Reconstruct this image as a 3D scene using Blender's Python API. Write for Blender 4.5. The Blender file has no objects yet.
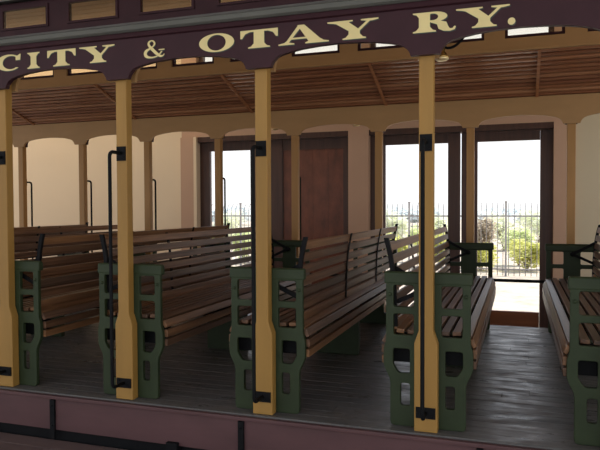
import bpy, bmesh, math, random
from mathutils import Vector, Matrix
random.seed(7)
scene = bpy.context.scene
COL = scene.collection
SP = 0.762                      # post spacing
PX0 = -0.377                    # x of the rightmost full post
YN, YF = 2.766, 5.424           # near / far post lines
YC = (YN + YF) / 2
LB = 2.735                      # outer face of the near letterboard

# ------------------------------------------------------------------ materials
def mat(name, col, rough=0.5, var=0.0, scale=(8, 8, 8), col2=None, bump=0.0, spec=0.5, island=None, metal=0.0, rough_var=0.0, rough_scale=(3, 3, 3)):
    m = bpy.data.materials.new(name); m.use_nodes = True
    nt = m.node_tree; N = nt.nodes; L = nt.links
    b = N['Principled BSDF']
    b.inputs['Roughness'].default_value = rough
    b.inputs['Specular IOR Level'].default_value = spec
    b.inputs['Metallic'].default_value = metal
    tc = N.new('ShaderNodeTexCoord'); mp = N.new('ShaderNodeMapping')
    mp.inputs['Scale'].default_value = scale
    L.new(tc.outputs['Object'], mp.inputs['Vector'])
    nz = N.new('ShaderNodeTexNoise'); nz.inputs['Scale'].default_value = 1.0
    nz.inputs['Detail'].default_value = 6; nz.inputs['Roughness'].default_value = 0.6
    vec = mp.outputs['Vector']
    if island:
        geo = N.new('ShaderNodeNewGeometry')
        off = N.new('ShaderNodeVectorMath'); off.operation = 'ADD'
        mul = N.new('ShaderNodeMath'); mul.operation = 'MULTIPLY'; mul.inputs[1].default_value = 37.0
        L.new(geo.outputs['Random Per Island'], mul.inputs[0])
        L.new(vec, off.inputs[0]); L.new(mul.outputs[0], off.inputs[1]); vec = off.outputs[0]
    L.new(vec, nz.inputs['Vector'])
    rp = N.new('ShaderNodeValToRGB')
    c2 = col2 or tuple(c * (1 - var) for c in col)
    rp.color_ramp.elements[0].position = 0.3; rp.color_ramp.elements[1].position = 0.7
    rp.color_ramp.elements[0].color = (*c2, 1); rp.color_ramp.elements[1].color = (*col, 1)
    L.new(nz.outputs['Fac'], rp.inputs['Fac'])
    out = rp.outputs['Color']
    if island:
        rp2 = N.new('ShaderNodeValToRGB'); cr = rp2.color_ramp; cr.interpolation = 'LINEAR'
        n = len(island)
        cr.elements[0].color = (*island[0], 1); cr.elements[1].color = (*island[-1], 1)
        for i in range(1, n - 1):
            e = cr.elements.new(i / (n - 1)); e.color = (*island[i], 1)
        L.new(geo.outputs['Random Per Island'], rp2.inputs['Fac'])
        mx = N.new('ShaderNodeMix'); mx.data_type = 'RGBA'; mx.blend_type = 'MULTIPLY'
        mx.inputs[0].default_value = 1.0
        L.new(rp2.outputs['Color'], mx.inputs[6]); L.new(out, mx.inputs[7]); out = mx.outputs[2]
    L.new(out, b.inputs['Base Color'])
    if rough_var:
        mp2 = N.new('ShaderNodeMapping'); mp2.inputs['Scale'].default_value = rough_scale
        L.new(tc.outputs['Object'], mp2.inputs['Vector'])
        n2 = N.new('ShaderNodeTexNoise'); n2.inputs['Scale'].default_value = 1; n2.inputs['Detail'].default_value = 8
        n2.inputs['Roughness'].default_value = 0.7
        L.new(mp2.outputs['Vector'], n2.inputs['Vector'])
        mr = N.new('ShaderNodeMapRange'); mr.inputs[1].default_value = 0.35; mr.inputs[2].default_value = 0.65
        mr.inputs[3].default_value = rough - rough_var; mr.inputs[4].default_value = rough + rough_var
        L.new(n2.outputs['Fac'], mr.inputs[0]); L.new(mr.outputs[0], b.inputs['Roughness'])
    if bump:
        bp = N.new('ShaderNodeBump'); bp.inputs['Strength'].default_value = bump; bp.inputs['Distance'].default_value = 0.01
        L.new(nz.outputs['Fac'], bp.inputs['Height']); L.new(bp.outputs['Normal'], b.inputs['Normal'])
    return m

def glass_mat(name, tint=(1, 1, 1), gl=0.06):
    m = bpy.data.materials.new(name); m.use_nodes = True
    nt = m.node_tree; N = nt.nodes; L = nt.links
    N.remove(N['Principled BSDF'])
    t = N.new('ShaderNodeBsdfTransparent'); t.inputs['Color'].default_value = (*tint, 1)
    g = N.new('ShaderNodeBsdfGlossy'); g.inputs['Roughness'].default_value = 0.02
    fr = N.new('ShaderNodeFresnel'); fr.inputs['IOR'].default_value = 1.35
    mx = N.new('ShaderNodeMixShader')
    L.new(fr.outputs[0], mx.inputs[0]); L.new(t.outputs[0], mx.inputs[1]); L.new(g.outputs[0], mx.inputs[2])
    L.new(mx.outputs[0], N['Material Output'].inputs['Surface'])
    return m

M = {}
M['maroon'] = mat('maroon_paint', (0.046, 0.0150, 0.0205), 0.5, 0.25, (6, 6, 6), spec=0.22)
M['sill'] = mat('sill_paint', (0.112, 0.052, 0.053), 0.5, 0.25, (2.5, 6, 9), spec=0.35)
M['board'] = mat('running_board_paint', (0.15, 0.100, 0.092), 0.6, 0.25, (3, 9, 9), spec=0.3)
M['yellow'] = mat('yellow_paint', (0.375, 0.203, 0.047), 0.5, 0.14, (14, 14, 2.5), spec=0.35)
M['far_post'] = mat('backlit_yellow_paint', (0.42, 0.225, 0.075), 0.5, 0.14, (14, 14, 2.5), spec=0.35)  # same yellow as the near posts, browned to paint in their backlit shade
M['tan'] = mat('tan_paint', (0.43, 0.25, 0.105), 0.5, 0.12, (3, 9, 9), spec=0.3)
M['green'] = mat('green_paint', (0.031, 0.045, 0.019), 0.5, 0.25, (10, 10, 10), spec=0.25)
M['iron'] = mat('black_iron', (0.010, 0.010, 0.011), 0.6, 0.3, (20, 20, 20), spec=0.10)
M['grey'] = mat('grey_eave_canvas', (0.115, 0.115, 0.10), 0.7, 0.25, (4, 12, 12))
M['gold'] = mat('gold_letter_paint', (0.80, 0.66, 0.30), 0.45, 0.12, (9, 9, 9))
M['shade'] = mat('letter_shade_paint', (0.035, 0.050, 0.040), 0.5, 0.1)
M['roof'] = mat('roof_canvas', (0.16, 0.15, 0.14), 0.8, 0.2)
M['brass'] = mat('brass', (0.72, 0.48, 0.16), 0.25, 0.2, (12, 12, 12), metal=0.9)
M['opal'] = mat('polished_brass_dish', (0.95, 0.78, 0.45), 0.3, 0.05, metal=0.6)
M['slat'] = mat('bench_slat_wood', (1.0, 1.0, 1.0), 0.42, 0.5, (55, 1.6, 55), col2=(0.36, 0.33, 0.31), bump=0.15, spec=0.32,
                island=[(0.125, 0.070, 0.042), (0.24, 0.115, 0.055), (0.085, 0.056, 0.042), (0.34, 0.165, 0.07), (0.115, 0.068, 0.046), (0.24, 0.13, 0.075)])
M['ceil'] = mat('ceiling_slat_wood', (1.0, 1.0, 1.0), 0.26, 0.5, (1.2, 50, 50), col2=(0.62, 0.56, 0.50), bump=0.1, spec=0.4,
                island=[(0.30, 0.120, 0.06), (0.44, 0.19, 0.09), (0.25, 0.10, 0.055), (0.55, 0.27, 0.14)])
M['ceil_dark'] = mat('ceiling_backing', (0.035, 0.018, 0.014), 0.7, 0.2)
M['clere_ceil'] = mat('clerestory_wood', (0.50, 0.29, 0.13), 0.5, 0.3, (1.2, 30, 30))
M['deck'] = mat('deck_planks', (1.0, 1.0, 1.0), 0.42, 0.5, (1.5, 60, 60), col2=(0.6, 0.6, 0.6), bump=0.06, spec=0.45,
                island=[(0.145, 0.134, 0.127), (0.180, 0.164, 0.153), (0.128, 0.121, 0.117), (0.160, 0.148, 0.139)], rough_var=0.2, rough_scale=(4.5, 14, 4))
M['wall'] = mat('cream_plaster', (0.80, 0.64, 0.46), 0.85, 0.05, (1.5, 1.5, 1.5), spec=0.2)
M['wall_r'] = mat('beige_plaster', (0.62, 0.53, 0.38), 0.85, 0.06, (1.5, 1.5, 1.5), spec=0.2)
M['pilaster'] = mat('pink_beige_plaster', (0.55, 0.355, 0.25), 0.8, 0.06, (2, 2, 2), spec=0.2)
M['dframe'] = mat('dark_door_wood', (0.085, 0.036, 0.024), 0.45, 0.45, (30, 30, 1.5))
M['rail'] = mat('red_brown_door_wood', (0.22, 0.075, 0.028), 0.4, 0.4, (1.5, 30, 30))
M['door'] = mat('red_stained_door_wood', (0.215, 0.066, 0.032), 0.45, 0.55, (9, 9, 4.5))
M['concrete'] = mat('concrete_floor', (0.50, 0.47, 0.43), 0.8, 0.2, (2, 2, 2))
M['ceilplaster'] = mat('roof_soffit', (0.55, 0.45, 0.34), 0.8, 0.1)
M['sand'] = mat('pale_sandy_ground', (0.66, 0.57, 0.47), 0.9, 0.4, (3, 3, 3), bump=0.3, spec=0.1)
M['fence'] = mat('haze_greyed_iron', (0.27, 0.26, 0.26), 0.5, 0.1)  # iron coloured paler to paint in the glare haze outside
M['glass'] = glass_mat('door_glass')
M['glass_c'] = glass_mat('clerestory_glass', (0.92, 0.88, 0.80))
def leaf_mat(name, a, b):
    m = mat(name, a, 0.6, 0.3, (6, 6, 6), col2=b, spec=0.2)
    N = m.node_tree.nodes; L = m.node_tree.links
    p = N['Principled BSDF']; src = p.inputs['Base Color'].links[0].from_socket
    t = N.new('ShaderNodeBsdfTranslucent'); L.new(src, t.inputs['Color'])
    mx = N.new('ShaderNodeMixShader'); mx.inputs[0].default_value = 0.6
    L.new(p.outputs[0], mx.inputs[1]); L.new(t.outputs[0], mx.inputs[2])
    L.new(mx.outputs[0], N['Material Output'].inputs['Surface'])
    return m
M['leaf_y'] = leaf_mat('yellow_green_leaves', (0.84, 0.82, 0.30), (0.60, 0.63, 0.24))  # this and the next two leaf colours are lightened to imitate glare
M['leaf_g'] = leaf_mat('haze_paled_green_leaves', (0.84, 0.88, 0.56), (0.68, 0.75, 0.45))
M['leaf_b'] = leaf_mat('grey_brown_leaves', (0.62, 0.54, 0.42), (0.48, 0.42, 0.34))
M['leaf_h'] = leaf_mat('hazy_grey_leaves', (0.85, 0.88, 0.88), (0.74, 0.80, 0.82))  # distance haze is mixed into this leaf colour
M['leaf_p'] = leaf_mat('haze_bleached_leaves', (0.95, 0.96, 0.82), (0.86, 0.89, 0.76))  # leaf colour washed out to stand for bright haze
M['stem'] = mat('twig_brown', (0.20, 0.14, 0.09), 0.8, 0.3)

# ------------------------------------------------------------------ mesh helpers
class MB:
    def __init__(s): s.bm = bmesh.new()
    def box(s, x0, x1, y0, y1, z0, z1, mtx=None, bev=0.0):
        tmp = bmesh.new()
        bmesh.ops.create_cube(tmp, size=1)
        for v in tmp.verts:
            v.co = Vector((x0 + (v.co.x + .5) * (x1 - x0), y0 + (v.co.y + .5) * (y1 - y0), z0 + (v.co.z + .5) * (z1 - z0)))
        if bev: bmesh.ops.bevel(tmp, geom=list(tmp.edges), offset=bev, segments=2, affect='EDGES', profile=0.7)
        if mtx is not None: tmp.transform(mtx)
        s.add(tmp); return s
    def add(s, tmp):
        me = bpy.data.meshes.new('t'); tmp.to_mesh(me); tmp.free(); s.bm.from_mesh(me); bpy.data.meshes.remove(me)
    def prism_x(s, prof, x0, x1):       # profile in (y, z) swept along x
        return s._prism(prof, lambda a, b, t: (t, a, b), x0, x1)
    def prism_y(s, prof, y0, y1):       # profile in (x, z) swept along y
        return s._prism(prof, lambda a, b, t: (a, t, b), y0, y1)
    def _prism(s, prof, f, t0, t1):
        tmp = bmesh.new(); n = len(prof)
        A = [tmp.verts.new(f(a, b, t0)) for a, b in prof]; B = [tmp.verts.new(f(a, b, t1)) for a, b in prof]
        tmp.faces.new(A); tmp.faces.new(B[::-1])
        for i in range(n): tmp.faces.new((A[i], B[i], B[(i + 1) % n], A[(i + 1) % n]))
        bmesh.ops.recalc_face_normals(tmp, faces=tmp.faces); s.add(tmp); return s
    def tube(s, pts, r, n=8, caps=True):
        pts = [Vector(p) for p in pts]; tmp = bmesh.new(); rings = []
        rr = r if isinstance(r, (list, tuple)) else [r] * len(pts)
        up = None
        for i, p in enumerate(pts):
            d = (pts[min(i + 1, len(pts) - 1)] - pts[max(i - 1, 0)]).normalized()
            if up is None: up = Vector((1, 0, 0)) if abs(d.x) < .8 else Vector((0, 1, 0))
            a = (up - d * up.dot(d)).normalized(); up = a; b = d.cross(a)
            rings.append([tmp.verts.new(p + (a * math.cos(2 * math.pi * k / n) + b * math.sin(2 * math.pi * k / n)) * rr[i]) for k in range(n)])
        for i in range(len(rings) - 1):
            for k in range(n): tmp.faces.new((rings[i][k], rings[i][(k + 1) % n], rings[i + 1][(k + 1) % n], rings[i + 1][k]))
        if caps: tmp.faces.new(rings[0][::-1]); tmp.faces.new(rings[-1])
        for f in tmp.faces: f.smooth = True
        bmesh.ops.recalc_face_normals(tmp, faces=tmp.faces); s.add(tmp); return s
    def lathe(s, prof, c, n=20):        # prof: (radius, z)
        tmp = bmesh.new(); rings = []
        for r, z in prof: rings.append([tmp.verts.new((c[0] + r * math.cos(2 * math.pi * k / n), c[1] + r * math.sin(2 * math.pi * k / n), c[2] + z)) for k in range(n)])
        for i in range(len(rings) - 1):
            for k in range(n): tmp.faces.new((rings[i][k], rings[i][(k + 1) % n], rings[i + 1][(k + 1) % n], rings[i + 1][k]))
        tmp.faces.new(rings[0][::-1]); tmp.faces.new(rings[-1])
        for f in tmp.faces: f.smooth = True
        bmesh.ops.recalc_face_normals(tmp, faces=tmp.faces); s.add(tmp); return s
    def build(s, name, m, parent=None):
        me = bpy.data.meshes.new(name); s.bm.to_mesh(me); s.bm.free()
        return link(name, me, m, parent)

def link(name, me, m, parent=None):
    o = bpy.data.objects.new(name, me)
    if m is not None:
        for k in (m if isinstance(m, list) else [m]): me.materials.append(k)
    COL.objects.link(o)
    if parent is not None: o.parent = parent
    return o
def empty(name, loc=(0, 0, 0)):
    o = bpy.data.objects.new(name, None); o.location = loc; o.empty_display_size = 0.1; COL.objects.link(o); return o
def tag(o, label=None, cat=None, group=None, kind=None):
    if label: o['label'] = label
    if cat: o['category'] = cat
    if group: o['group'] = group
    if kind: o['kind'] = kind
    return o
def children(o): return [c for c in bpy.data.objects if c.parent == o]
def copy_tree(o, parent=None):
    c = o.copy(); COL.objects.link(c); c.parent = parent
    for ch in children(o): copy_tree(ch, c)
    return c

def flat_mesh(polys, depth, bevel=0.0):
    """polys: list of closed 2D loops (holes allowed) in (x, z); thickness `depth` centred on y = 0."""
    cu = bpy.data.curves.new('c', 'CURVE'); cu.dimensions = '2D'; cu.fill_mode = 'BOTH'
    cu.extrude = max(depth / 2 - bevel, 0); cu.bevel_depth = bevel; cu.bevel_resolution = 1; cu.offset = -bevel
    for p in polys:
        sp = cu.splines.new('POLY'); sp.points.add(len(p) - 1)
        for i, (x, z) in enumerate(p): sp.points[i].co = (x, z, 0, 1)
        sp.use_cyclic_u = True
    ob = bpy.data.objects.new('c', cu); COL.objects.link(ob)
    dg = bpy.context.evaluated_depsgraph_get(); dg.update()
    me = bpy.data.meshes.new_from_object(ob.evaluated_get(dg), depsgraph=dg)
    bpy.data.objects.remove(ob); bpy.data.curves.remove(cu)
    for v in me.vertices: v.co = Vector((v.co.x, -v.co.z, v.co.y))
    me.materials.clear()
    for f in me.polygons: f.use_smooth = False
    return me
def round_poly(pts, r, n=4):
    out = []; N_ = len(pts)
    for i in range(N_):
        p0, p, p1 = Vector(pts[i - 1]), Vector(pts[i]), Vector(pts[(i + 1) % N_])
        a, b = (p0 - p), (p1 - p); rr = min(r, a.length * .45, b.length * .45)
        A, B = p + a.normalized() * rr, p + b.normalized() * rr
        for k in range(n + 1):
            t = k / n; q = A * (1 - t) ** 2 + p * 2 * t * (1 - t) + B * t * t
            out.append((q.x, q.y))
    return out
def rect(x0, x1, z0, z1): return [(x0, z0), (x1, z0), (x1, z1), (x0, z1)]

# ================================================================== THE TROLLEY
X0T, X1T = -6.10, 1.50
near_posts = [PX0 + SP * k for k in (-5, -4, -3, -2, -1, 0, 1, 2)]
far_posts = [PX0 + SP * k for k in (-7, -6, -5, -4, -3, -2, -1, 0, 1, 2)]
tram = tag(empty('trolley_car', (0, 0, -0.75)), 'open-sided trolley car with maroon gold-lettered side board, yellow posts and slatted ceiling', 'trolley')
ROOT = empty('tmp_root')     # helper parent offset is avoided: parts are built in world space, then moved under the tram
bpy.data.objects.remove(ROOT)
def tpart(o):
    o.parent = tram; o.location.z += 0.75; return o

# floor deck of planks running lengthwise
d = MB(); y = 2.75
while y < 5.46:
    w = 0.082; xa = X0T
    y1 = min(y + w - 0.004, 5.47)
    cut = random.uniform(-5.5, -3.0)
    while xa < X1T:
        xb = min(cut, X1T)
        d.box(xa, xb - 0.002, y, y1, -0.03 , -0.0 + random.uniform(-.0012, 0))
        xa = xb; cut = xb + random.uniform(2.4, 3.6)
    y += w
tpart(d.build('floor_deck', M['deck']))
d = MB(); d.box(X0T, X1T, 2.76, 5.43, -0.10, -0.032)
tpart(d.build('deck_frame', M['ceil_dark']))
# side sills with hanging straps, shadow gap, running boards
for side in (0, 1):
    ys = (lambda v: v) if side == 0 else (lambda v: 2 * YC - v)
    def bx(m, x0, x1, a, b, z0, z1, **k): a, b = sorted((ys(a), ys(b))); m.box(x0, x1, a, b, z0, z1, **k)
    m = MB(); bx(m, X0T, X1T, 2.735, 2.775, -0.190, -0.012)
    bx(m, X0T, X1T, 2.722, 2.748, -0.026, -0.008, bev=0.004)
    sill = tpart(m.build('side_sill', M['sill']))
    for xs in (-5.65, -4.54, -3.43, -2.318, -1.234, -0.148, 0.94):
        s = MB(); bx(s, xs - 0.014, xs + 0.014, 2.722, 2.735, -0.235, -0.03)
        for zz in (-0.06, -0.165): s.lathe([(0.006, -0.004), (0.006, 0.004)], (xs, ys(2.722), zz), 8)
        st = s.build('hanging_strap', M['iron']); st.parent = sill
    m = MB(); bx(m, X0T, X1T, 2.76, 2.80, -0.30, -0.198)
    tpart(m.build('gap_shade_strip', M['iron']))  # no real riser: black strip standing in for shade in the gap
    m = MB()
    for a in (2.40, 2.515, 2.63): bx(m, X0T, X1T, a, a + 0.110, -0.270, -0.246, bev=0.004)
    rb = tpart(m.build('running_board', M['board']))
    for xs in (-5.2, -4.0, -2.79, -1.6, -0.4, 0.8):
        s = MB(); bx(s, xs - 0.03, xs + 0.03, 2.712, 2.765, -0.245, -0.172); bx(s, xs - 0.018, xs + 0.018, 2.42, 2.74, -0.285, -0.262)
        b_ = s.build('step_bracket', M['iron']); b_.parent = rb
# wheels / truck under the floor keep the car standing on the ground
for xc in (-4.2, -0.4):
    for yy in (3.45, 4.74):
        w = MB()
        prof = [(0.02, -0.05), (0.10, -0.05), (0.12, -0.02), (0.30, -0.02), (0.30, -0.06), (0.34, -0.06), (0.335, 0.03), (0.28, 0.04), (0.10, 0.05), (0.02, 0.05)]
        w.lathe(prof, (0, 0, 0), 28)
        w.bm.transform(Matrix.Translation((xc, yy, -0.415)) @ Matrix.Rotation(math.pi / 2, 4, 'X'))
        tpart(w.build('wheel', M['iron']))
    ax = MB(); ax.tube([(xc, 3.4, -0.415), (xc, 4.8, -0.415)], 0.045, 12); ax.box(xc - .25, xc + .25, 3.55, 4.64, -0.30, -0.10)
    tpart(ax.build('axle', M['iron']))

# posts with grab rails
def make_post(x, side):
    s = -1 if side == 0 else 1          # outward direction along y
    y0 = YN if side == 0 else YF
    yo = y0 if side == 0 else y0
    m = MB()
    ya, yb = (y0, y0 + 0.050) if side == 0 else (y0 - 0.03, y0 + 0.03)
    if side == 1: ya, yb = y0 - 0.0275, y0 + 0.0275
    hw, hb = 0.031, 0.050
    # outline with flared plinth
    out = [(x - hb, 0), (x + hb, 0), (x + hb, 0.385), (x + hw, 0.44), (x + hw, 1.70), (x - hw, 1.70), (x - hw, 0.44), (x - hb, 0.385)]
    m.prism_y(out, ya, yb)
    fa = ya if s < 0 else yb
    po = tpart(m.build('post', M['yellow'] if side == 0 else M['far_post']))
    bmod = po.modifiers.new('b', 'BEVEL'); bmod.width = 0.004; bmod.segments = 2; bmod.limit_method = 'ANGLE'
    yr = fa + s * 0.10
    r = MB()
    zt, zb = 1.255, 0.085
    pts = [(x, fa, zt - 0.0)] + [(x, fa + s * (0.075), zt)]
    for k in range(1, 5):
        a = k / 4 * math.pi / 2
        pts.append((x, fa + s * (0.075 + 0.025 * math.sin(a)), zt - 0.025 + 0.025 * math.cos(a)))
    pts += [(x, yr, 0.7)]
    for k in range(0, 5):
        a = k / 4 * math.pi / 2
        pts.append((x, fa + s * (0.075 + 0.025 * math.cos(a)), zb + 0.025 - 0.025 * math.sin(a)))
    pts += [(x, fa, zb)]
    r.tube(pts, 0.009, 8)
    g = r.build('grab_rail', M['iron']); g.parent = po
    for zc, hx, hz in ((1.252, 0.026, 0.036), (0.085, 0.042, 0.024)):
        k = MB(); yy = sorted((fa, fa + s * 0.006)); k.box(x - hx, x + hx, yy[0], yy[1], zc - hz, zc + hz)
        for dx, dz in ((-.7, .6), (.7, -.6)): k.box(x + dx * hx - .005, x + dx * hx + .005, min(fa, fa + s * .010), max(fa, fa + s * .010), zc + dz * hz - .005, zc + dz * hz + .005)
        b = k.build('rail_bracket', M['iron']); b.parent = po
    return po
for x in near_posts: make_post(x, 0)
for x in far_posts: make_post(x, 1)

# arched letterboards (outer maroon, inner tan) both sides
PROF = [(0.062, 1.62), (0.066, 1.633), (0.076, 1.649), (0.090, 1.662), (0.112, 1.672), (0.15, 1.681), (0.21, 1.691), (0.29, 1.698), (0.381, 1.701)]
PROF_IN = [(0.045, 1.62), (0.050, 1.66), (0.065, 1.69), (0.10, 1.712), (0.20, 1.728), (0.381, 1.735)]
def arched(posts, ztop, PROF=PROF):
    xs = sorted(posts); pts = [(X1T, ztop), (X0T, ztop)]
    low = []
    for x in xs:
        low += [(x - a, z) for a, z in PROF[::-1]] + [(x + a, z) for a, z in PROF]
    low = [p for p in low if X0T < p[0] < X1T]
    low = [(X0T, low[0][1])] + low + [(X1T, low[-1][1])]
    cl = []
    for p in low:
        if not cl or abs(p[0] - cl[-1][0]) > 1e-4 or abs(p[1] - cl[-1][1]) > 1e-4: cl.append(p)
    return pts + cl
allp = [PX0 + SP * k for k in range(-8, 4)]
def board(name, yc, th, m, ztop=1.842, prof=PROF):
    me = flat_mesh([arched(allp, ztop, prof)], th)
    o = link(name, me, m); o.location = (0, yc, 0); return tpart(o)
lbn = board('letter_board', LB + 0.014, 0.028, M['maroon'])
board('inner_fascia', YN + 0.0685, 0.020, M['tan'], prof=PROF_IN)
lbf = board('letter_board', 2 * YC - LB - 0.014, 0.028, M['maroon'], prof=PROF_IN)
board('inner_fascia', YF - 0.038, 0.020, M['tan'])
for side in (0, 1):
    ys = (lambda v: v) if side == 0 else (lambda v: 2 * YC - v)
    m = MB()
    m.prism_x([(ys(a), b) for a, b in ((2.740, 1.812), (2.740, 1.842), (2.726, 1.842), (2.722, 1.819), (2.731, 1.816))], X0T, X1T)
    o = m.build('bead_moulding', M['maroon']); o.parent = lbn if side == 0 else lbf; o.location.y = -o.parent.location.y
    m = MB()
    m.prism_x([(ys(a), b) for a, b in ((2.765, 1.842), (2.716, 1.842), (2.702, 1.849), (2.700, 1.868), (2.710, 1.875), (2.765, 1.888))], X0T, X1T)
    tpart(m.build('eave_edge', M['grey']))

# ---- roof: lower decks, slatted ceilings, clerestory
YCN = 3.45
EAVE = (5.40, 1.842); RIDGE = (4.74, 2.066)
WX = [-0.08 + 0.53 * k for k in range(-11, 3)]
for side in (0, 1):
    ys = (lambda v: v) if side == 1 else (lambda v: 2 * YC - v)   # coordinates given for the far side
    m = MB()
    m.prism_x([(ys(a), b) for a, b in ((5.47, 1.868), (4.745, 2.105), (4.745, 2.125), (5.49, 1.882))], X0T, X1T)
    tpart(m.build('lower_roof', M['roof']))
    dy, dz = RIDGE[0] - EAVE[0], RIDGE[1] - EAVE[1]; LN = math.hypot(dy, dz); uy, uz = dy / LN, dz / LN
    ny, nz = (uz, -uy) if uy > 0 else (-uz, uy)
    ny, nz = (-uz, uy); 
    if nz < 0: ny, nz = -ny, -nz
    m = MB()
    m.prism_x([(ys(EAVE[0] + ny * .014), EAVE[1] + nz * .014), (ys(RIDGE[0] + ny * .014), RIDGE[1] + nz * .014), (ys(RIDGE[0] + ny * .02), RIDGE[1] + nz * .02), (ys(EAVE[0] + ny * .02), EAVE[1] + nz * .02)], X0T, X1T)
    bk = tpart(m.build('ceiling_backing', M['ceil_dark']))
    m = MB(); ns = 12; p = LN / ns
    for i in range(ns):
        a, b = i * p + 0.004, (i + 1) * p - 0.015
        P = lambda t, h: (ys(EAVE[0] + uy * t + ny * h), EAVE[1] + uz * t + nz * h)
        m.prism_x([P(a, 0.006), P(a + .007, 0), P(b - .007, -.003), P(b, 0.004), P(b, 0.013), P(a, 0.013)], X0T, X1T)
    cp = tpart(m.build('slatted_ceiling', M['ceil']))
    for xr in (-4.75, -3.53, -2.30, -1.07, 0.13, 1.3):
        m = MB(); P = lambda t, h: (ys(EAVE[0] + uy * t + ny * h), EAVE[1] + uz * t + nz * h)
        m.prism_x([P(0, 0), P(LN, 0), P(LN, -0.014), P(0, -0.014)], xr - 0.011, xr + 0.011)
        r = m.build('ceiling_rib', M['ceil']); r.parent = cp; r.location.z -= 0.0
    # clerestory beam, sashes and panes
    m = MB(); a, b = sorted((ys(4.725), ys(4.745))); m.box(X0T, X1T, a, b, 2.062, 2.152)
    m.box(X0T, X1T, min(ys(4.715), ys(4.73)), max(ys(4.715), ys(4.73)), 2.062, 2.080, bev=.003)
    tpart(m.build('clerestory_beam', M['tan']))
    a, b = sorted((ys(4.745), ys(4.770)))
    m = MB()
    loops = [rect(X0T, X1T, 2.10, 2.335)] + [rect(x, x + 0.355, 2.170, 2.292) for x in WX]
    cw = link('clerestory_wall', flat_mesh(loops, 0.025), M['maroon']); cw.location = (0, (a + b) / 2, 0); tpart(cw)
    m = MB(); a2, b2 = sorted((ys(4.725), ys(4.7445))); m.box(X0T, X1T, a2, b2, 2.308, 2.335)
    for x in WX: m.box(x + 0.373, x + 0.512, a2, b2, 2.152, 2.294)
    tpart(m.build('clerestory_post_trim', M['tan']))
    for x in WX:
        w = flat_mesh([rect(x - 0.014, x + 0.369, 2.160, 2.306), rect(x + 0.002, x + 0.353, 2.174, 2.290)], 0.014)
        s = link('clerestory_sash', w, M['maroon']); s.location = (0, (a + b) / 2 + -0.014, 0); tpart(s)
        m = MB(); m.box(x, x + 0.355, -.001, .001, 2.170, 2.294); pn = m.build('pane', M['glass_c']); pn.parent = s
# upper roof and its ceiling
m = MB(); top = []
for k in range(13):
    t = k / 12; yy = 3.36 + t * (4.83 - 3.36); top.append((yy, 2.345 + 0.085 * (1 - (2 * t - 1) ** 2)))
m.prism_x(top + [(b_, z - 0.012) for b_, z in top[::-1]], X0T, X1T)
tpart(m.build('upper_roof', M['roof']))
m = MB()
for i in range(18):
    y0 = 3.455 + i * 0.0711; m.box(X0T, X1T, y0, y0 + 0.066, 2.325 , 2.337)
tpart(m.build('clerestory_ceiling', M['clere_ceil']))
# guard rail along the far side
m = MB(); m.tube([(X0T, 5.468, 0.372), (X1T, 5.468, 0.372)], 0.013, 8)
tpart(m.build('guard_rail', M['iron']))
# lamps under the boards
def lamp(x, y, z, dx):
    m = MB(); m.lathe([(0.004, 0.062), (0.012, 0.060), (0.016, 0.045), (0.014, 0.03), (0.022, 0.02), (0.030, 0.008), (0.031, 0.0), (0.008, 0.002)], (x, y, z), 18)
    l = tpart(m.build('lamp_holder', M['brass']))
    m = MB(); m.lathe([(0.031, 0.002), (0.030, -0.004), (0.022, -0.010), (0.004, -0.012)], (x, y, z), 18)
    s = m.build('lamp_shade', M['opal']); s.parent = l; s.location.z = 0
    m = MB(); pts = [(x + dx * t, y, z + 0.052 - 0.016 * math.sin(t * math.pi) + 0.042 * t * t) for t in [k / 8 for k in range(9)]]
    m.tube(pts, 0.006, 8); a = m.build('lamp_arm', M['iron']); a.parent = l
    return l
lamp(-0.325, 2.885, 1.632, 0.10)
lamp(-2.174, 5.62, 1.715, 0.10); lamp(-1.386, 5.62, 1.715, 0.10)

# ---- gold lettering  CITY & OTAY RY.
def arc(cx, cy, rx, ry, a0, a1, n=28):
    return [(cx + rx * math.cos(math.radians(a0 + (a1 - a0) * k / n)), cy + ry * math.sin(math.radians(a0 + (a1 - a0) * k / n))) for k in range(n + 1)]
def foot(xc, hw, sh): return [(xc - hw, 0), (xc + hw, 0), (xc + hw, .06), (xc + sh + .5 * (hw - sh), .10), (xc + sh, .26), (xc - sh, .26), (xc - sh - .5 * (hw - sh), .10), (xc - hw, .06)]
def flip(p): return [(x, 1 - z) for x, z in p]
def stroke(pts):                      # pts: (x, z, width)
    L_, R_ = [], []
    for i, (x, z, w) in enumerate(pts):
        x0, z0, _ = pts[max(i - 1, 0)]; x1, z1, _ = pts[min(i + 1, len(pts) - 1)]
        l = math.hypot(x1 - x0, z1 - z0); nx, nz = -(z1 - z0) / l, (x1 - x0) / l
        L_.append((x + nx * w / 2, z + nz * w / 2)); R_.append((x - nx * w / 2, z - nz * w / 2))
    return [[L_[i], L_[i + 1], R_[i + 1], R_[i]] for i in range(len(pts) - 1)]
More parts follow.
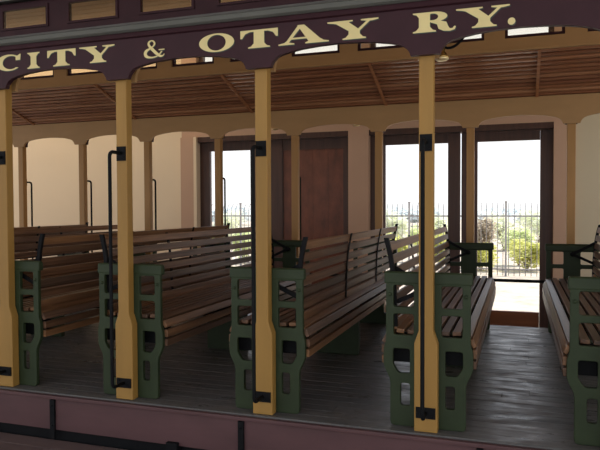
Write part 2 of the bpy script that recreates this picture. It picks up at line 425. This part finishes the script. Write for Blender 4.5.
def glyph(ch, w):
    if ch == 'O': return [[arc(w / 2, .5, w / 2, .52, 0, 360, 48)[:-1], arc(w / 2, .5, w * .265, .44, 0, 360, 40)[:-1]]]
    if ch == 'C':
        o = arc(w * .52, .5, w * .52, .52, 42, 318, 40); i = arc(w * .60, .5, w * .33, .42, 308, 52, 34)
        return [[o + i], [[(w * .80, .62), (w * .98, .62), (w * 1.0, 1.0), (w * .95, 1.0), (w * .90, .93), (w * .80, .88)]]]
    if ch == 'I': return [[[(w * .27, .1), (w * .73, .1), (w * .73, .9), (w * .27, .9)]], [foot(w / 2, w / 2, w * .23)], [flip(foot(w / 2, w / 2, w * .23))]]
    if ch == 'T':
        return [[[(w * .36, .1), (w * .64, .1), (w * .64, .95), (w * .36, .95)]], [foot(w / 2, w * .29, w * .14)],
                [[(0, 1), (0, .56), (w * .05, .56), (w * .13, .80), (w * .26, .90), (w * .74, .90), (w * .87, .80), (w * .95, .56), (w, .56), (w, 1)]]]
    if ch == 'Y':
        return [[[(w * .12, .95), (w * .40, .95), (w * .64, .46), (w * .64, .1), (w * .42, .1), (w * .42, .44)]],
                [[(w * .80, .96), (w * .87, .96), (w * .64, .42), (w * .56, .42)]],
                [foot(w * .53, w * .23, w * .11)],
                [[(0, 1), (w * .50, 1), (w * .50, .94), (w * .40, .90), (w * .17, .86), (w * .10, .90), (0, .94)]],
                [[(w * .66, 1), (w, 1), (w, .94), (w * .88, .88), (w * .80, .88), (w * .66, .94)]]]
    if ch == 'A':
        return [[[(w * .38, 1.02), (w * .52, 1.02), (w * .90, .05), (w * .62, .05)]], [[(w * .39, .98), (w * .44, .86), (w * .19, .05), (w * .12, .05)]],
                [[(w * .25, .27), (w * .60, .27), (w * .57, .36), (w * .28, .36)]],
                [[(0, 0), (w * .32, 0), (w * .32, .06), (w * .21, .12), (w * .16, .2), (w * .12, .12), (0, .06)]],
                [[(w * .54, 0), (w, 0), (w, .06), (w * .90, .11), (w * .84, .22), (w * .64, .16), (w * .54, .06)]]]
    if ch == 'R':
        bowl = [(w * .30, 1.0)] + arc(w * .50, .745, w * .30, .255, 90, -90, 20) + [(w * .30, .49)]
        inner = [(w * .40, .91)] + arc(w * .47, .745, w * .12, .165, 90, -90, 14) + [(w * .40, .58)]
        return [[[(w * .14, .1), (w * .40, .1), (w * .40, .9), (w * .14, .9)]], [foot(w * .27, w * .27, w * .13)],
                [[(0, 1), (w * .42, 1), (w * .42, .9), (w * .14, .74), (w * .08, .90), (0, .94)]], [bowl, inner],
                [[(w * .42, .56), (w * .58, .56), (w * .78, .44), (w * .82, .22), (w * .86, .10), (w * .92, .10), (w * .96, .20), (w, .18), (w * .97, .03), (w * .86, -.03), (w * .72, 0), (w * .60, .12), (w * .56, .36), (w * .42, .47)]]]
    if ch == '.': return [[arc(w / 2, w / 2 - .01, w / 2, w / 2, 0, 360, 24)[:-1]]]
    if ch == '&':
        P = [(.97, .42, .05), (.90, .30, .10), (.78, .12, .10), (.60, .02, .10), (.38, -.0, .12), (.18, .08, .22), (.12, .24, .26), (.18, .40, .22), (.36, .53, .12), (.52, .66, .10), (.58, .80, .14), (.52, .93, .12), (.42, .97, .08), (.32, .90, .14), (.29, .78, .17), (.36, .62, .20), (.52, .40, .24), (.70, .18, .22), (.86, .04, .16), (1.0, .06, .08), (1.05, .16, .05)]
        # smooth the centre line
        Q = []
        for i in range(len(P) - 1):
            p0, p1, p2, p3 = P[max(i - 1, 0)], P[i], P[i + 1], P[min(i + 2, len(P) - 1)]
            for k in range(4):
                t = k / 4
                Q.append(tuple(.5 * (2 * p1[j] + (p2[j] - p0[j]) * t + (2 * p0[j] - 5 * p1[j] + 4 * p2[j] - p3[j]) * t * t + (3 * p1[j] - p0[j] - 3 * p2[j] + p3[j]) * t ** 3) for j in range(3)))
        Q.append(P[-1])
        s = stroke([(x * w * .94, z, wd * .78) for x, z, wd in Q])
        return [[q] for q in s] + [[[(w * .74, .44), (w * 1.0, .44), (w * 1.0, .38), (w * .74, .38)]]]
H = 0.083; ZB = 1.7115
TXT = [('C', -2.658, -2.494), ('I', -2.450, -2.371), ('T', -2.322, -2.145), ('Y', -2.122, -1.911), ('&', -1.748, -1.626), ('O', -1.440, -1.258), ('T', -1.226, -1.040),
       ('A', -1.037, -0.799), ('Y', -0.805, -0.576), ('R', -0.428, -0.250), ('Y', -0.250, -0.038), ('.', -0.046, -0.017)]
for pas, (mt, dx, dz, yo) in enumerate(((M['gold'], 0, 0, 0.0024), (M['shade'], 0.0035, -0.0042, 0.0012))):
    for ch, xa, xb in TXT:
        bm = bmesh.new(); w = (xb - xa) / H
        for gi, loops in enumerate(glyph(ch, w)):
            me = flat_mesh([[(xa + dx + px * H, ZB + dz + pz * H) for px, pz in lp] for lp in loops], 0.0008 if pas else 0.0010)
            for v in me.vertices: v.co.y -= gi * 0.00004
            bm.from_mesh(me); bpy.data.meshes.remove(me)
        me = bpy.data.meshes.new('letter'); bm.to_mesh(me); bm.free()
        o = link('gold_letter' if pas == 0 else 'letter_shadow', me, mt); o.location = (0, LB - yo - lbn.location.y, 0)
        o.parent = lbn

# ================================================================== BENCHES
BL0, BL1 = 2.818, 5.268       # outer faces of the end panels
YB = (BL0 + BL1) / 2
def make_bench():
    root = empty('slatted_bench', (PX0, YB, 0))
    y0, y1 = BL0 - YB, BL1 - YB
    R = lambda pts, r=0.012: round_poly(pts, r)
    def both(p): return [p, [(-x, z) for x, z in p]]
    outer = [(-.165, 0), (.165, 0), (.165, .205), (.195, .265), (.195, .345), (.184, .38), (.184, .668), (-.184, .668), (-.184, .38), (-.195, .345), (-.195, .265), (-.165, .205)]
    loops = [R(outer, .02)]
    for h in (rect(.060, .150, .533, .630), rect(.060, .150, .408, .502), [(.077, .237), (.128, .237), (.152, .275), (.152, .347), (.077, .347)], rect(.077, .118, .092, .193)): loops += [R(q) for q in both(h)]
    for k, yy in enumerate((y0 + .012, y1 - .012)):
        p = link('end_panel', flat_mesh(loops, 0.024, 0.003), M['green'], root); p.location = (0, yy, 0)
        a = MB(); s = -1 if k == 0 else 1
        # armrest cap with a sloping outer lip
        prof = [(-.014, .636), (.024, .636), (.024, .676), (.014, .690), (-.008, .690), (-.012, .682), (-.014, .645)]
        if s > 0: prof = [(-b, z) for b, z in prof]
        a.prism_x([(b, z) for b, z in prof], -.192, .192)
        cap = a.build('armrest', M['green'], p)
        bm_ = cap.modifiers.new('b', 'BEVEL'); bm_.width = .006; bm_.segments = 2; bm_.limit_method = 'ANGLE'
        for xb in (-.166, .166):
            b = MB(); b.lathe([(.009, 0), (.009, .004), (.005, .008)], (0, 0, 0), 10)
            b.bm.transform(Matrix.Translation((xb, s * .0115, .588)) @ Matrix.Rotation(-s * math.pi / 2, 4, 'X'))
            b.build('bolt', M['green'], p)
    c = MB(); c.box(-.145, .145, -.075, -.035, 0, .385, bev=.006); c.build('centre_support', M['green'], root)
    # seat of lengthwise slats rolling over both edges
    ya, yb = y0 + .025, y1 - .025
    def slat(m, x, z, ang, w, t=.018, a=ya, b=yb):
        m.box(-w / 2, w / 2, a, b, -t / 2, t / 2, Matrix.Translation((x, 0, z)) @ Matrix.Rotation(math.radians(-ang), 4, 'Y'), bev=.004)
    m = MB()
    for x, z, an in ((-.124, .421, 4), (-.074, .418, 2), (-.0248, .417, 0), (.0248, .417, 0), (.074, .418, -2), (.124, .421, -4)): slat(m, x, z, -an, .036)
    for s in (-1, 1):
        slat(m, s * .1685, .413, -s * 22, .038); slat(m, s * .192, .383, -s * 62, .038); slat(m, s * .2005, .336, -s * 88, .038); slat(m, s * .199, .289, -s * 94, .036)
    st = m.build('seat', M['slat'], root)
    for yy in (ya + .06, -.30, .26, yb - .06):
        fr = MB(); fr.prism_y([(-.188, .27), (.188, .27), (.190, .345), (.180, .38), (.155, .403), (-.155, .403), (-.180, .38), (-.190, .345)], yy - .012, yy + .012)
        fr.build('seat_bearer', M['iron'], root)
    # backrest at -x, gently S-curved
    def bxc(z): return -(0.148 + 0.06 * max(0, z - .62) + 0.35 * max(0, z - .70) ** 1.6 + .035 * max(0, z - .45))
    m = MB(); zs = [.797 - .0585 * i for i in range(7)]
    for z in zs:
        tilt = math.degrees(math.atan2(bxc(z + .02) - bxc(z - .02), .04))
        m.box(-.0075, .0075, y0 + .034, y1 - .034, -.0205, .0205, Matrix.Translation((bxc(z), 0, z)) @ Matrix.Rotation(math.radians(tilt), 4, 'Y'), bev=.004)
    back = m.build('backrest', M['slat'], root)
    def strap(yy, wy, xo0, xo1, z0, z1, name):
        k = MB(); n = 10; A = []; B = []
        for i in range(n + 1):
            z = z0 + (z1 - z0) * i / n; A.append((bxc(z) + xo0, z)); B.append((bxc(z) + xo1, z))
        k.prism_y(A + B[::-1], yy - wy / 2, yy + wy / 2); return k.build(name, M['iron'], back)
    for yy in (-0.52, 0.34): strap(yy, .020, -.014, -.0075, .435, .822, 'back_strap')
    for yy in (y0 + .036, y1 - .036): strap(yy, .018, -.010, .0105, .44, .838, 'end_iron')
    for yy in (y0 + .056, y1 - .056):
        k = MB()
        for (xa, za) in ((bxc(.70), .705), (bxc(.54), .545)):
            v = Vector((.0 - xa, .615 - za)); n = Vector((-v.y, v.x)).normalized() * .010
            k.prism_y([(xa + n.x, za + n.y), (0 + n.x, .615 + n.y), (0 - n.x, .615 - n.y), (xa - n.x, za - n.y)], yy - .007, yy + .007)
        k.bm.transform(Matrix.Identity(4))
        t = MB(); t.lathe([(.017, -.009), (.017, .009)], (0, 0, 0), 16); t.bm.transform(Matrix.Translation((0, yy, .615)) @ Matrix.Rotation(math.pi / 2, 4, 'X'))
        me = bpy.data.meshes.new('t'); t.bm.to_mesh(me); t.bm.free(); k.bm.from_mesh(me); bpy.data.meshes.remove(me)
        k.build('pivot_arm', M['iron'], root)
    return root
BENCH = [ (0, 1, 'slatted bench facing the aisle, its green end behind the rightmost yellow post'),
          (-1, -1, 'slatted bench right of centre showing the strapped back of its rest'),
          (-2, 1, 'slatted wooden bench facing right, its green end behind the post below the ampersand'),
          (-3, -1, 'slatted wooden bench facing left whose green end stands just right of the leftmost visible post'),
          (-4, 1, 'slatted wooden bench mostly hidden at far left, only its far rest seen, facing right'),
          (-5, -1, 'farthest left slatted bench, only the top of its rest seen before the cream wall'),
          (1, -1, 'slatted wooden bench cut by the right edge of the picture, facing left across the aisle') ]
proto = make_bench()
for i, (k, face, lab) in enumerate(BENCH):
    b = proto if i == 0 else copy_tree(proto)
    b.location = (PX0 + SP * k, YB, 0)
    b.rotation_euler = (0, 0, 0)
    tag(b, lab, 'bench', 'slatted benches across the trolley')
# benches that face left are mirrored copies turned half round
for o in [o for o in bpy.data.objects if o.get('category') == 'bench']:
    k = round((o.location.x - PX0) / SP)
    if k % 2: o.rotation_euler = (0, 0, math.pi)

# ================================================================== BUILDING
GZ = -0.75; CZ = 3.6; W = 6.50
def struct(name, m, mt): return tag(m.build(name, mt), kind='structure')
XL, XR = -9.0, 4.6
m = MB(); m.box(XL, XR, -3.0, W + .2, GZ - .1, GZ); struct('floor', m, M['concrete'])
m = MB(); m.box(XL - .2, XR + .2, -1.2, W + 1.1, CZ, CZ + .15); struct('ceiling', m, M['ceilplaster'])
m = MB(); m.box(XL - .2, XL, 5.2, W, GZ, CZ); struct('wall_left', m, M['wall'])
m = MB(); m.box(XR, XR + .2, 5.2, W, GZ, CZ); struct('wall_right', m, M['wall_r'])
B1, B2 = (-3.469, -1.685), (-1.471, 0.31)      # the two wide openings
HT = 1.775
m = MB(); m.box(XL, B1[0] - .19, W, W + .2, GZ, CZ); struct('wall_back', m, M['wall'])
m = MB(); m.box(B2[1] + .19, XR, W, W + .2, GZ, CZ); struct('wall_back_right', m, M['wall_r'])
o_ = link('wall_over_doors', flat_mesh([rect(B1[0] - .19, B2[1] + .19, HT, CZ), rect(B1[0], B1[1], 2.25, 3.25), rect(B2[0], B2[1], 2.25, 3.25)], .2), M['pilaster'])
o_.location.y = W + .1; tag(o_, kind='structure')
for i, (a, b) in enumerate((B1, B2)):
    e = tag(empty('window_%d' % (i + 1), (0, W, 2.25)), kind='structure')
    o_ = link('window_frame', flat_mesh([rect(a, b, 0, 1.0), rect(a + .05, (a + b) / 2 - .03, .05, .95), rect((a + b) / 2 + .03, b - .05, .05, .95)], .06), M['dframe'], e); o_.location.y = .1
    m = MB(); m.box(a + .04, b - .04, .098, .102, .04, .96); m.build('glass_pane', M['glass'], e)
for i, (a, b) in enumerate(((B1[0] - .19, B1[0]), (B1[1], B2[0]), (B2[1], B2[1] + .19))):
    m = MB(); m.box(a, b - (.025 if i == 0 else 0), W - .03, W + .2, GZ, HT + .0); struct('trim_%d' % (i + 1), m, M['pilaster'])
m = MB(); m.box(B1[0] - .025, B1[0] + .012, W - .031, W + .2, GZ, HT); struct('trim_7', m, M['wall'])  # paler strip painting the pilaster's reveal as catching light
DY0, DY1 = W + 0.06, W + 0.11
def leaf(n, x0, x1, gx0, gx1, gz0=-0.052, gz1=1.618):
    e = tag(empty('door_%d' % n, (0, W, GZ)), kind='structure')
    def add(nm, m, mt):
        o = m.build(nm, mt); o.parent = e; o.location = (0, -W, -GZ); return o
    for a, b in ((x0, gx0), (gx1, x1)):
        m = MB(); m.box(a + .002, b, DY0, DY1, GZ + .01, HT - .06, bev=.004); add('door_stile', m, M['dframe'])
    m = MB(); m.box(gx0, gx1, DY0 + .002, DY1 - .002, gz1, HT - .06); add('top_rail', m, M['dframe'])
    m = MB(); m.box(gx0, gx1, DY0 + .002, DY1 - .002, -0.21, gz0, bev=.006); add('lock_rail', m, M['rail'])
    m = MB(); m.box(gx0, gx1, DY0 + .014, DY1 - .014, GZ + .01, -0.21); add('door_panel', m, M['rail'])
    m = MB(); m.box(gx0 - .004, gx1 + .004, DY0 + .022, DY0 + .027, gz0 - .004, gz1 + .004); add('glass_pane', m, M['glass'])
    return e
# head and jamb frames
for i, (a, b) in enumerate((B1, B2)):
    m = MB(); m.box(a, b, W + .0, W + .17, HT - .058, HT); struct('trim_%d' % (4 + i), m, M['dframe'])
leaf(1, B1[0], -2.66, -3.335, -2.835)
leaf(3, B2[0], -0.556, -1.314, -0.678)
leaf(4, -0.545, B2[1], -0.389, 0.191)
# solid stained door with dark frame
e = tag(empty('door_2', (0, W, GZ)), kind='structure')
def add2(nm, m, mt):
    o = m.build(nm, mt); o.parent = e; o.location = (0, -W, -GZ); return o
m = MB()
for k in range(4): m.box(-2.44 + k * .1703, -2.44 + (k + 1) * .1703 - .0015, DY0, DY1, GZ + .01, 1.60)
add2('door_board', m, M['door'])
for a, b in ((-2.63, -2.445), (-1.757, B1[1])):
    m = MB(); m.box(a, b, DY0 - .02, DY1, GZ + .01, HT - .06); add2('door_frame', m, M['dframe'])
m = MB(); m.box(-2.445, -1.757, DY0 - .01, DY1, 1.60, HT - .06); add2('door_head', m, M['dframe'])
m = MB(); m.tube([(-2.41, DY0, .30), (-2.41, DY0 - .04, .31), (-2.41, DY0 - .04, .43), (-2.41, DY0, .44)], .007); add2('door_handle', m, M['iron'])

# ================================================================== OUTSIDE
m = MB(); m.box(-40, 25, W + .2, 90, -.95, -.80); tag(m.build('ground', M['sand']), kind='structure')
m = MB(); m.box(-30, 25, -30, -3.0, -.95, -.76); tag(m.build('forecourt', M['concrete']), kind='structure')
FY = 17.0
f = tag(empty('iron_fence', (-4, FY, -.80)), 'tall iron picket fence with curved picket tops in the yard outside the doors', 'fence')
def fpart(nm, m):
    o = m.build(nm, M['fence']); o.parent = f; o.location = (4, -FY, .80); return o
for z in (.73, -.62):
    m = MB(); m.box(-10.6, 2.0, FY - .02, FY + .02, z - .02, z + .02); fpart('fence_rail', m)
xs = -10.5
while xs < 1.95:
    near = min(abs(((xs + .307) % 2.45)), 2.45 - ((xs + .307) % 2.45))
    if near > .05:
        m = MB(); pts = [(xs, FY - .03, -.78), (xs, FY - .03, .80)] + [(xs, FY - .03 + .20 * (1 - math.cos(a)), .80 + .28 * math.sin(a)) for a in (.3, .6, .9, 1.2, 1.5)]
        m.tube(pts, .0105, 5); fpart('picket', m)
    xs += .135
for k in range(-4, 1):
    xp = -.307 + 2.45 * k
    m = MB(); m.box(xp - .024, xp + .024, FY - .024, FY + .024, -.80, 1.08); m.box(xp - .032, xp + .032, FY - .032, FY + .032, 1.08, 1.11); fpart('fence_post', m)

def shrub(x, y, rx, rz, lm, lab, n=1500, ls=.06, name='shrub', cat='shrub', group='shrubs beyond the fence', z0=-.80):
    e = tag(empty(name, (x, y, z0)), lab, cat, group)
    bm = bmesh.new()
    blobs = [(random.uniform(-.55, .55) * rx, random.uniform(-.5, .5) * rx, random.uniform(.35, .72) * rz * 1.0, random.uniform(.32, .5)) for _ in range(9)] + [(0, 0, rz * .45, .62)]
    for _ in range(n):
        bx, by, bz, br = random.choice(blobs)
        v = Vector((random.gauss(0, 1), random.gauss(0, 1), random.gauss(0, 1))).normalized() * (random.random() ** .35)
        p = Vector((bx + v.x * br * rx, by + v.y * br * rx, max(.02, bz + v.z * br * rz * .62)))
        q = Matrix.Rotation(random.uniform(0, 6.28), 3, 'Z') @ Matrix.Rotation(random.uniform(-1.3, 1.3), 3, 'X')
        s = ls * random.uniform(.6, 1.3)
        vs = [bm.verts.new(p + q @ Vector(c)) for c in ((-s, 0, 0), (0, -s * .5, 0), (s, 0, 0), (0, s * .5, 0))]
        bm.faces.new(vs)
    me = bpy.data.meshes.new('foliage'); bm.to_mesh(me); bm.free(); link('foliage', me, lm, e)
    m = MB()
    for k in range(6):
        a = random.uniform(0, 6.28); m.tube([(0, 0, 0), (math.cos(a) * rx * .2, math.sin(a) * rx * .2, rz * .3), (math.cos(a) * rx * .5, math.sin(a) * rx * .5, rz * .65)], [.025, .018, .008], 5)
    m.build('stem', M['stem'], e)
    return e
SH = [(-1.05, 21.4, .62, 1.55, 'leaf_b', 'rounded grey-brown bush beyond the fence, seen left in the aisle doorway'),
      (-1.00, 18.4, .60, .85, 'leaf_y', 'low yellow-green shrub beyond the fence, in front of the grey-brown bush'),
      (.00, 20.2, .62, 1.25, 'leaf_g', 'pale green shrub beyond the fence, behind the two lower ones in the aisle doorway'),
      (.22, 18.5, .58, .98, 'leaf_y', 'yellow-green shrub beyond the fence, right half of the aisle doorway'),
      (-2.35, 18.8, .55, 1.15, 'leaf_y', 'yellow-green shrub beyond the fence, right side of the middle doorway'),
      (-2.9, 20.6, .60, 1.35, 'leaf_g', 'pale green shrub beyond the fence, behind the others in the middle doorway'),
      (-3.55, 18.9, .58, 1.05, 'leaf_y', 'low yellow-green shrub beyond the fence, left side of the middle doorway'),
      (-8.25, 18.6, .55, 1.20, 'leaf_g', 'pale green shrub beyond the fence, right side of the left narrow doorway'),
      (-9.45, 18.7, .60, 1.05, 'leaf_y', 'low yellow-green shrub beyond the fence, left side of the left narrow doorway')]
for x, y, rx, rz, lm, lab in SH: shrub(x, y, rx, rz, M[lm], lab, 2600, .055)
DT = 'trees on the hazy skyline'
HB = 'pale shrubs in the bright haze behind the fence'
for x, y, lab in ((-.55, 27, 'pale hazy shrub far behind the fence, left of centre in the aisle doorway'), (.75, 28, 'pale hazy shrub far behind the fence, at the right of the aisle doorway'),
                  (-4.9, 27, 'pale hazy shrub far behind the fence, left in the middle doorway'), (-3.4, 28, 'pale hazy shrub far behind the fence, right in the middle doorway'),
                  (-12.7, 27, 'pale hazy shrub far behind the fence, in the left narrow doorway')):
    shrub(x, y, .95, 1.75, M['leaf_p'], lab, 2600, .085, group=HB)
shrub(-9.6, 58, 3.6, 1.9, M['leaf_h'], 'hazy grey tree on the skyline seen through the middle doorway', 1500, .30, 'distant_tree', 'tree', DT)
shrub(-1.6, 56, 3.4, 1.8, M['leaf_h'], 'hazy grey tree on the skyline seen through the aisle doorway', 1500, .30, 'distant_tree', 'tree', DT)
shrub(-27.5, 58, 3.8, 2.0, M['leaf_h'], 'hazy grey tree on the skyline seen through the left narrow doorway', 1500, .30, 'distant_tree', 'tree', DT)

# ================================================================== LIGHT, SKY, CAMERA
w = bpy.data.worlds.new('sky'); scene.world = w; w.use_nodes = True
bg = w.node_tree.nodes['Background']
sky = w.node_tree.nodes.new('ShaderNodeTexCoord')
gr = w.node_tree.nodes.new('ShaderNodeSeparateXYZ'); w.node_tree.links.new(sky.outputs['Generated'], gr.inputs[0])
rp = w.node_tree.nodes.new('ShaderNodeValToRGB'); w.node_tree.links.new(gr.outputs['Z'], rp.inputs['Fac'])
rp.color_ramp.elements[0].position = 0.0; rp.color_ramp.elements[0].color = (1, 1, 1, 1)
rp.color_ramp.elements[1].position = 0.8; rp.color_ramp.elements[1].color = (0.62, 0.76, 1.0, 1)
w.node_tree.links.new(rp.outputs['Color'], bg.inputs['Color'])
bg.inputs['Strength'].default_value = 1.3
s = bpy.data.lights.new('sun', 'SUN'); s.energy = 6.5; s.angle = 0.01; s.color = (1, .94, .84)
so = bpy.data.objects.new('sun', s); COL.objects.link(so)
so.rotation_euler = Vector((-0.35, -0.42, -0.84)).to_track_quat('-Z', 'Y').to_euler()

def area(name, loc, rot, sx, sy, e, col):
    l = bpy.data.lights.new(name, 'AREA'); l.shape = 'RECTANGLE'; l.size = sx; l.size_y = sy; l.energy = e; l.color = col
    o = bpy.data.objects.new(name, l); COL.objects.link(o); o.location = loc; o.rotation_euler = rot; return o
# unseen fill lights added under the hall ceiling to brighten the back walls
area('wall_fill', (-5.6, 5.55, 3.5), (math.radians(25), 0, 0), 5.0, .5, 58, (1, .86, .66))
area('wall_fill', (2.4, 5.6, 3.5), (math.radians(25), 0, 0), 2.5, .5, 18, (1, .88, .70))
# hidden fill light added to brighten the inside of the clerestory
area('clerestory_fill', (-2.3, YC, 2.20), (math.pi, 0, 0), 7.0, .25, 6, (1, .80, .55))
cam = bpy.data.cameras.new('camera'); co = bpy.data.objects.new('camera', cam); COL.objects.link(co)
cam.sensor_width = 36; cam.lens = 637.85 * 36 / 600; cam.clip_start = .05; cam.clip_end = 300
yaw, pit, rol = .3304, -.028, -.004
fw = Vector((-math.sin(yaw) * math.cos(pit), math.cos(yaw) * math.cos(pit), math.sin(pit)))
q = fw.to_track_quat('-Z', 'Y').to_matrix().to_4x4()
co.matrix_world = Matrix.Translation((0, 0, .9784)) @ q @ Matrix.Rotation(rol, 4, 'Z')
scene.camera = co
scene.view_settings.view_transform = 'Standard'
scene.view_settings.look = 'None'
scene.view_settings.exposure = 0.0
scene.cycles.max_bounces = 10
